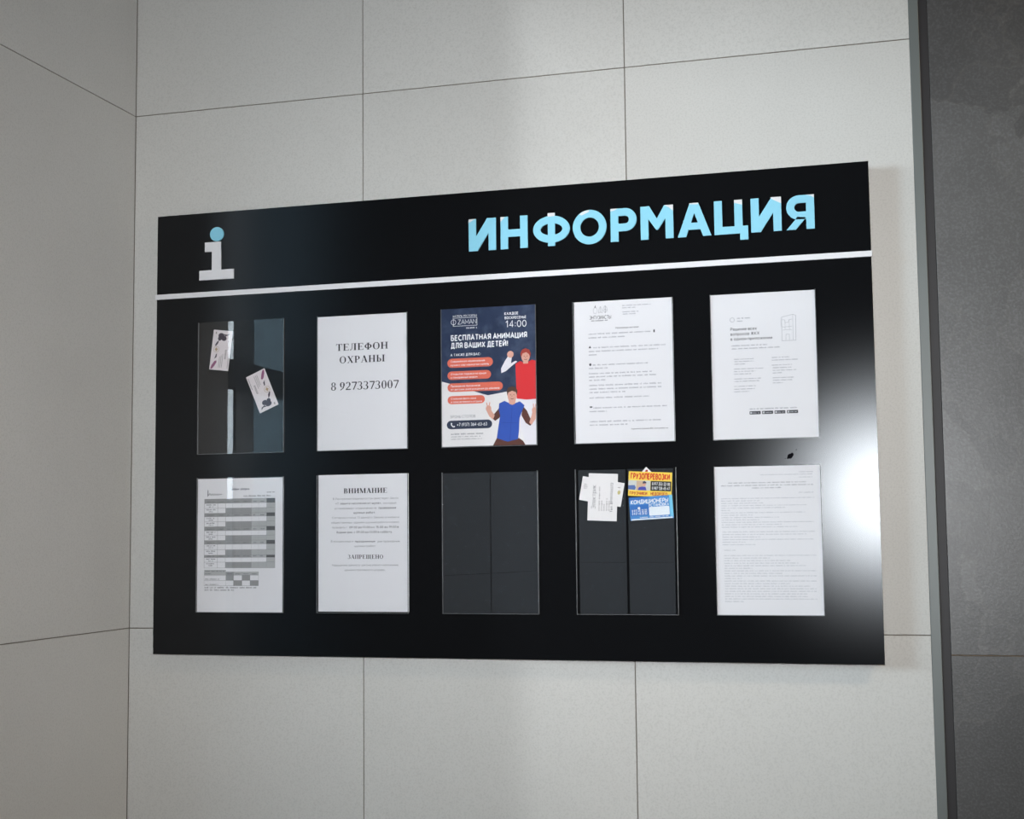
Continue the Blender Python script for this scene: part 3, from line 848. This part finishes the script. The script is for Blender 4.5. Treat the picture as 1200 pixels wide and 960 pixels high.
for s, a, b_, y in [('Современная национальная', 21, 98, 116.6), ('кухня с сертификатом халяль', 21, 107, 124.4), ('Открытая терраса на крыше', 21, 101, 144), ('с панорамным видом', 21, 81, 151.2),
                    ('Проведение праздников', 21, 87, 170), ('от детских дней рождения до юбилеев', 21, 130, 177.2), ('Стильная фото зона', 21, 77.5, 197.2), ('и зона активного отдыха', 21, 91, 204.2)]:
    p.text(W_, s, a, b_, y, 3.8, .17)
p.text(W_, '+7 (937) 364-63-63', 34, 101.8, 254.6, 6.2, .18, sans, .14)
p.add('phone_icon', band([(21.2, 248.4), (22.2, 252.4), (25.2, 255.6), (28.6, 256)], 2.2) + [ell(22, 248.8, 1.8, 1.5, 10), ell(28.2, 255.4, 1.8, 1.5, 10)])
p.text('grey_print', 'БРОНЬ СТОЛОВ', 20.1, 75.9, 236.8, 5.4, .12)
p.greek('grey_print', 20.9, 92.9, 273.2, 2.8)
p.greek('grey_print', 20.9, 89.1, 278.4, 1.7); p.greek('grey_print', 20.8, 90.9, 283.6, 1.7)
# two plain printed people, back one in red and white, front one in blue and brown
p.each('person_white_clothes', [[(170, 121), (160, 128), (145, 140), (134.5, 144), (134, 134), (143, 118), (150, 108), (158, 111), (156, 124), (166, 119)],
                               [(168, 196), (211.5, 198), (211.5, 298.5), (186, 298.5), (178, 262), (170, 230)]])
p.add('person_red_top', [[(166, 126), (176, 120), (189, 125), (202, 118), (211.5, 121), (211.5, 202), (190, 203), (168, 200)]])
p.add('person_skin', [ell(188.5, 111, 9.2, 12.5, 22), ell(155, 104.8, 7.2, 7.4, 16), rect(148.5, 101, 150.6, 108), rect(183, 119, 194, 126)])
p.add('person_red_hair', [[(178.6, 112), (177, 104), (181, 96), (188.5, 93), (197, 96.5), (200, 105), (198.6, 113), (196, 106), (190, 101.6), (182, 104)]])
p.each('person_brown_clothes', [[(133, 213), (126, 222), (116, 233), (113, 240), (120, 246), (129, 240), (137, 228)],
                               [(181, 216), (190, 226), (196, 240), (202, 252), (197, 259), (187, 252), (178, 236)],
                               [(123, 283), (172, 284), (181, 290), (186, 298.5), (114.5, 298.5)]])
p.add('person_blue_vest', [[(129, 209), (141, 204), (158, 212), (175, 206), (185, 215), (180, 226), (174, 241), (172, 270), (170, 286), (147, 291), (123, 283), (127, 258), (131, 236), (128, 222)]])
p.add('front_person_skin', [ell(158, 193, 10.2, 14.5, 22), [(150, 203), (166, 203), (164, 211), (158, 213), (152, 211)]], key='face')
p.add('front_person_skin', [ell(105.5, 219, 6.2, 6.6, 14), [(100, 222), (110, 221), (119, 234), (115, 243), (107, 236)], *band([(103.5, 216), (101, 206)], 2.2), *band([(106.5, 215), (108.5, 205.5)], 2.2)], key='hand')
p.add('front_person_skin', [ell(206, 226, 5, 6.4, 14), [(202, 228), (210.5, 228), (209, 244), (200, 257), (195, 252), (200, 238)], *band([(205, 222), (204.4, 212)], 2.0), *band([(208, 222), (210, 212.5)], 2.0)], key='other_hand')
p.add('front_person_hair', [[(147.2, 193), (146, 182), (150, 175.5), (158, 173.5), (166, 176), (170, 183), (168.8, 193), (166, 186), (158, 183), (150, 186)]])
p.add('face_detail', [ell(154.5, 191.5, 1.2, .8, 8), ell(161.8, 191.5, 1.2, .8, 8), *band([(154.5, 199.2), (158, 200.8), (161.8, 199.2)], 1.1), *band([(158, 193), (157.2, 196)], .6)], key='front')
p.add('face_detail', [ell(185.4, 110, 1.1, .7, 8), ell(192, 110, 1.1, .7, 8), *band([(185.6, 116.6), (188.6, 118), (191.6, 116.6)], 1.0), *band([(188.6, 111), (188, 114)], .6)], key='rear')
p.add('vest_seam', band([(158, 214), (156, 240), (152, 289)], .7) + band([(131, 250), (172, 252)], .5))
ORANGE = flat('orange_print', srgb(222, 112, 92), 0.5, 0.3)
put(o, p, {'navy_field': NAVY, 'text_oval': ORANGE, 'phone_oval': flat('dark_navy_print', srgb(46, 56, 78)), 'emblem_frame': flat('white_ink', srgb(236, 238, 242)), 'phone_icon': flat('white_ink', srgb(236, 238, 242)), 'white_print': flat('white_ink', srgb(236, 238, 242)), 'grey_print': flat('grey_print_ink', srgb(132, 134, 142)),
           'person_white_clothes': flat('print_white_clothes', srgb(226, 224, 232)), 'person_red_top': flat('print_red', srgb(214, 48, 54)), 'person_skin': flat('print_skin', srgb(216, 164, 148)),
           'person_red_hair': flat('print_auburn', srgb(160, 60, 50)), 'person_brown_clothes': flat('print_brown', srgb(92, 54, 46)), 'person_blue_vest': flat('print_blue', srgb(48, 84, 176)),
           'front_person_skin': flat('print_skin', (0, 0, 0, 1)), 'front_person_hair': flat('print_brown_hair', srgb(84, 58, 48)), 'face_detail': flat('print_dark', srgb(90, 50, 46)), 'vest_seam': flat('print_dark_blue', srgb(36, 62, 140))})

# ---------- pocket 1: two beauty-salon style cards
BR_D = flat('print_plum', srgb(64, 56, 70)); BR_P = flat('print_mauve', srgb(140, 84, 118)); GOLD = flat('print_gold', srgb(178, 156, 128)); TXT = flat('print_taupe', srgb(138, 132, 134)); CARD = flat('pinkish_white_card', srgb(226, 218, 222), 0.5, 0.3, var=0.03, scale=30)
def salon_card(u, v, rot, W, H, label, n):
    o = sheet('business_card', u, v, W, H, n, label, 'card', CARD, rot, group='small cards in the first pocket')
    p = Page(H)
    k, q = W / 46.0, H / 91.0
    S = lambda pl: [[(x * k, y * q) for x, y in poly] for poly in pl]
    p.add('mauve_brush_stroke', S([[(2, 89), (4, 81), (10, 71), (14.5, 69), (15.5, 73), (11, 82), (6, 89)]]))
    p.add('gold_emblem', S(band(ell(11.5, 44, 6.6, 6.8, 22), .8, True) + [[(11.5, 39), (15.5, 44), (11.5, 49), (7.5, 44)]]))
    p.add('dark_floral_print', S([ell(20, 12, 7.5, 6, 12), ell(27, 18, 6.5, 6, 12), ell(17, 19, 4.6, 5, 10), [(26, 8), (34, 9), (40, 5), (38, 10), (30, 13)], [(11, 27), (16, 23), (14, 31), (9, 37), (7, 35)], [(12, 55), (14.5, 53), (14, 62), (9, 66), (11, 60)]]))
    for i, x in enumerate((21, 24.5, 28)):
        p.add('card_text', S([rect(x, 60 - 3 * i + j * 2.8, x + 1.4, 60 - 3 * i + j * 2.8 + 2.1) for j in range(9 + i)]))
    p.add('card_text', S([rect(42, 58 + j * 2.8, 43.6, 58 + j * 2.8 + 2.1) for j in range(10)]))
    p.add('card_text', S([rect(5.6, 4, 8.4, 9)] + [rect(33, 44 + 2.4 * j, 37, 45.4 + 2.4 * j) for j in range(9)]))
    put(o, p, {'mauve_brush_stroke': BR_P, 'gold_emblem': GOLD, 'dark_floral_print': BR_D, 'card_text': TXT})
salon_card(146.3, 729.6, -7.0, 47.5, 91.0, 'pinkish business card, upper one in the pocket without a document', 0.6)
salon_card(307.2, 553.7, 202.9, 49.0, 89.5, 'pinkish business card, lower one in the pocket without a document', 0.6)

# ---------- pocket 8 and 9: empty clear film sleeves
def film(u, v, W, H, n, label):
    return sheet('plastic_sleeve', u, v, W, H, n, label, 'sleeve', FILM, thick=0.1, group='clear plastic sleeves in the bottom pockets')
DARK_LINE = flat('dark_grey_line', srgb(26, 28, 31), 0.6, 0.2)
def dark_line(o, W, y0, y1):
    flat_mesh('cross_line', [[(2, y0 - .5), (W - 2, y1 - .5), (W - 2, y1 + .5), (2, y0 + .5)]], 0.2, DARK_LINE, o)  # thin dark strip running across the sleeve
dark_line(film(693.3, 392.0, 104.8, 296.5, 0.3, 'empty clear sleeve in the cardless pocket, half beside the warning notice'), 104.8, 79, 83)
dark_line(film(800.0, 392.0, 102.6, 296.5, 0.3, 'empty clear sleeve in the cardless pocket, half beside the card pocket'), 102.6, 83, 89)
dark_line(film(991.6, 392.0, 99.6, 296.5, 0.3, 'clear sleeve behind the white cards'), 99.6, 105.5, 105)
dark_line(film(1096.6, 392.0, 94.6, 296.5, 0.3, 'clear sleeve behind the yellow and blue cards'), 94.6, 105, 104.6)

# white electrician card over a tilted white card
o = sheet('business_card', 985 + 16.6, 393 - 13.4, 89.5, 50.0, 0.55, 'white card lying tilted behind the electrician card', 'card', PAPER_S, -10.6, group='small cards in the last-but-one pocket')
p = Page(50.0)
p.greek('card_text', 6, 13, 17, 2.2); p.greek('card_text', 5, 13, 21, 2.2); p.greek('card_text', 6, 13, 25, 2.2); p.greek('card_text', 16, 18, 11, 2.0)
p.greek('card_text', 75, 82, 12, 2)
p.add('gold_mark', [ell(81, 21, 3.2, 4.4, 12)])
put(o, p, {'card_text': TXT, 'gold_mark': flat('print_ochre', srgb(196, 186, 130))})

o = sheet('business_card', 985 + 29.1, 393 - 7.6, 62.0, 98.0, 0.9, 'white electrician card with sideways black print', 'card', PAPER_S, -2.6, group='small cards in the last-but-one pocket')
p = Page(98.0)
def side(part, s, x, y0, y1, cap, weight, page=p, greek=False):
    """text reading upwards: baseline x, from y0 (lower) to y1 (upper)"""
    if greek:
        q = Page(0); q.greek('t', 0, y0 - y1, 0, cap)
        polys = [[(a, -b) for a, b in pl] for pl in q.layers['t']['small_print']]
        polys = [[(a, b) for a, b in pl] for pl in polys]
        page.add(part, [[(x - b, y0 - a) for a, b in pl] for pl in polys], key='small_print')
    else:
        polys, w = sans(s, weight, .14)
        kk = (y0 - y1) / w
        page.add(part, [[(x - b * cap, y0 - a * kk) for a, b in pl] for pl in polys], key=('line', s))
side('card_title', 'Электрик', 16.2, 74, 24, 8.6, .09)
for x, a, b_ in [(23, 77, 26), (28.4, 77, 55), (33.4, 77, 62), (39, 77, 51), (44, 77, 54)]:
    side('card_text', '', x, a, b_, 2.4, 0, greek=True)
side('card_title', 'Тел. 89191746272', 52.2, 80, 18.5, 4.6, .16)
put(o, p, {'card_title': flat('card_grey_ink', srgb(104, 105, 112)), 'card_text': TXT})

# triangle of a white card peeking out behind the yellow one
o = sheet('business_card', 985 + 150.7, 393 + 2.6, 42, 42, 0.5, 'white card corner with red mark peeking above the yellow card', 'card', PAPER_S, -44, group='small cards in the last-but-one pocket')
p = Page(42)
p.add('red_mark', [ell(6.2, 5.8, 2.6, 3.4, 12)])
put(o, p, {'red_mark': flat('print_crimson', srgb(170, 60, 66))})

# yellow haulage card
o = sheet('business_card', 985 + 114.2, 393 - 5.4, 90.5, 50.5, 0.9, 'yellow cargo haulage card with red heading', 'card', PAPER_S, -3.0, group='small cards in the last-but-one pocket')
p = Page(50.5)
p.add('yellow_field', [rect(0, 0, 90.5, 50.5)])
p.add('picture_backdrop', [rect(0, 18.2, 46, 38.4)])
p.add('picture_blue_van', [[(0, 29), (13, 28), (16, 33), (14, 38), (0, 37)]])
p.add('picture_boxes', [rect(17, 19, 31, 38)])
p.add('picture_person', [[(20, 38.4), (22, 32.5), (28, 30.6), (36, 30.8), (38.5, 38.4)]])
p.add('picture_face', [ell(33.2, 25.6, 3.4, 4.6, 14)])
p.add('picture_cap', [[(29.6, 24.4), (30.2, 20.4), (34, 19), (37.6, 21.6), (37.6, 23.6)]])
p.add('black_field', [rect(46.5, 18.6, 89, 38.6)])
p.text('red_heading', 'ГРУЗОПЕРЕВОЗКИ', 4.4, 86, 14.6, 10.2, .3, sans, .06)
p.text('dark_red_text', 'ГРУЗЧИКИ', 3.4, 40, 47.6, 5.6, .26, sans, .08)
p.text('dark_red_text', 'НЕДОРОГО', 47, 82, 47.6, 5.6, .26, sans, .08)
p.text('white_print', '8 917 353-32-08', 49.4, 86.6, 27, 5.6, .2, sans, .12)
p.text('white_print', '8 987 138-45-47', 49.4, 86.6, 36, 5.6, .2, sans, .12)
put(o, p, {'yellow_field': flat('print_yellow', srgb(246, 214, 84)), 'picture_backdrop': flat('print_pale_grey', srgb(206, 208, 206)), 'picture_blue_van': flat('print_slate_blue', srgb(92, 116, 176)), 'picture_boxes': flat('print_tan', srgb(204, 176, 150)),
           'picture_person': flat('print_violet_blue', srgb(76, 78, 176)), 'picture_face': flat('print_skin', (0, 0, 0, 1)), 'picture_cap': flat('print_charcoal', srgb(70, 72, 92)), 'black_field': flat('print_black', srgb(40, 40, 42)),
           'red_heading': flat('print_signal_red', srgb(214, 62, 40)), 'dark_red_text': flat('print_rust', srgb(190, 84, 50)), 'white_print': flat('white_ink', (0, 0, 0, 1))})

# blue air-conditioner card
o = sheet('business_card', 985 + 113.4, 393 - 60.2, 90.0, 47.5, 1.35, 'blue air conditioner installation card', 'card', PAPER_S, 3.2, group='small cards in the last-but-one pocket')
p = Page(47.5)
p.add('blue_field', [rect(0, 0, 90, 47.5)])
p.add('deep_blue_field', [rect(1, 16, 40, 38), [(0, 0), (44, 0), (40, 5), (0, 7)]])
p.add('cyan_edge', [rect(83.5, 0, 90, 44)])
p.each('white_panel', [rrect(40, 22, 82.5, 40, 2), rect(2, 44.6, 88, 47.2), ell(19.5, 23, 2.8, 2.8, 14)])
p.text('white_print', 'КОНДИЦИОНЕРЫ', 2.6, 81, 13.6, 7.6, .22, sans, .08, skew=.15)
p.text('white_print', 'УСТАНОВКА', 39, 82, 21, 5.4, .2, sans, .08, skew=.15)
p.text('white_print', '8 917 40 32 22', 4.4, 36, 30.4, 4.4, .22, sans, .12)
p.text('white_print', '8 937 48 35 52', 4.4, 36, 36.2, 4.4, .22, sans, .12)
p.greek('pale_print', 20, 80, 43.4, 2)
put(o, p, {'blue_field': flat('print_sky_blue', srgb(74, 138, 204)), 'deep_blue_field': flat('print_deep_blue', srgb(50, 112, 190)), 'cyan_edge': flat('print_cyan', srgb(120, 200, 232)), 'white_panel': flat('print_white_cool', srgb(226, 234, 242)), 'white_print': flat('print_white_cool', srgb(226, 234, 242)), 'pale_print': flat('white_ink', (0, 0, 0, 1))})
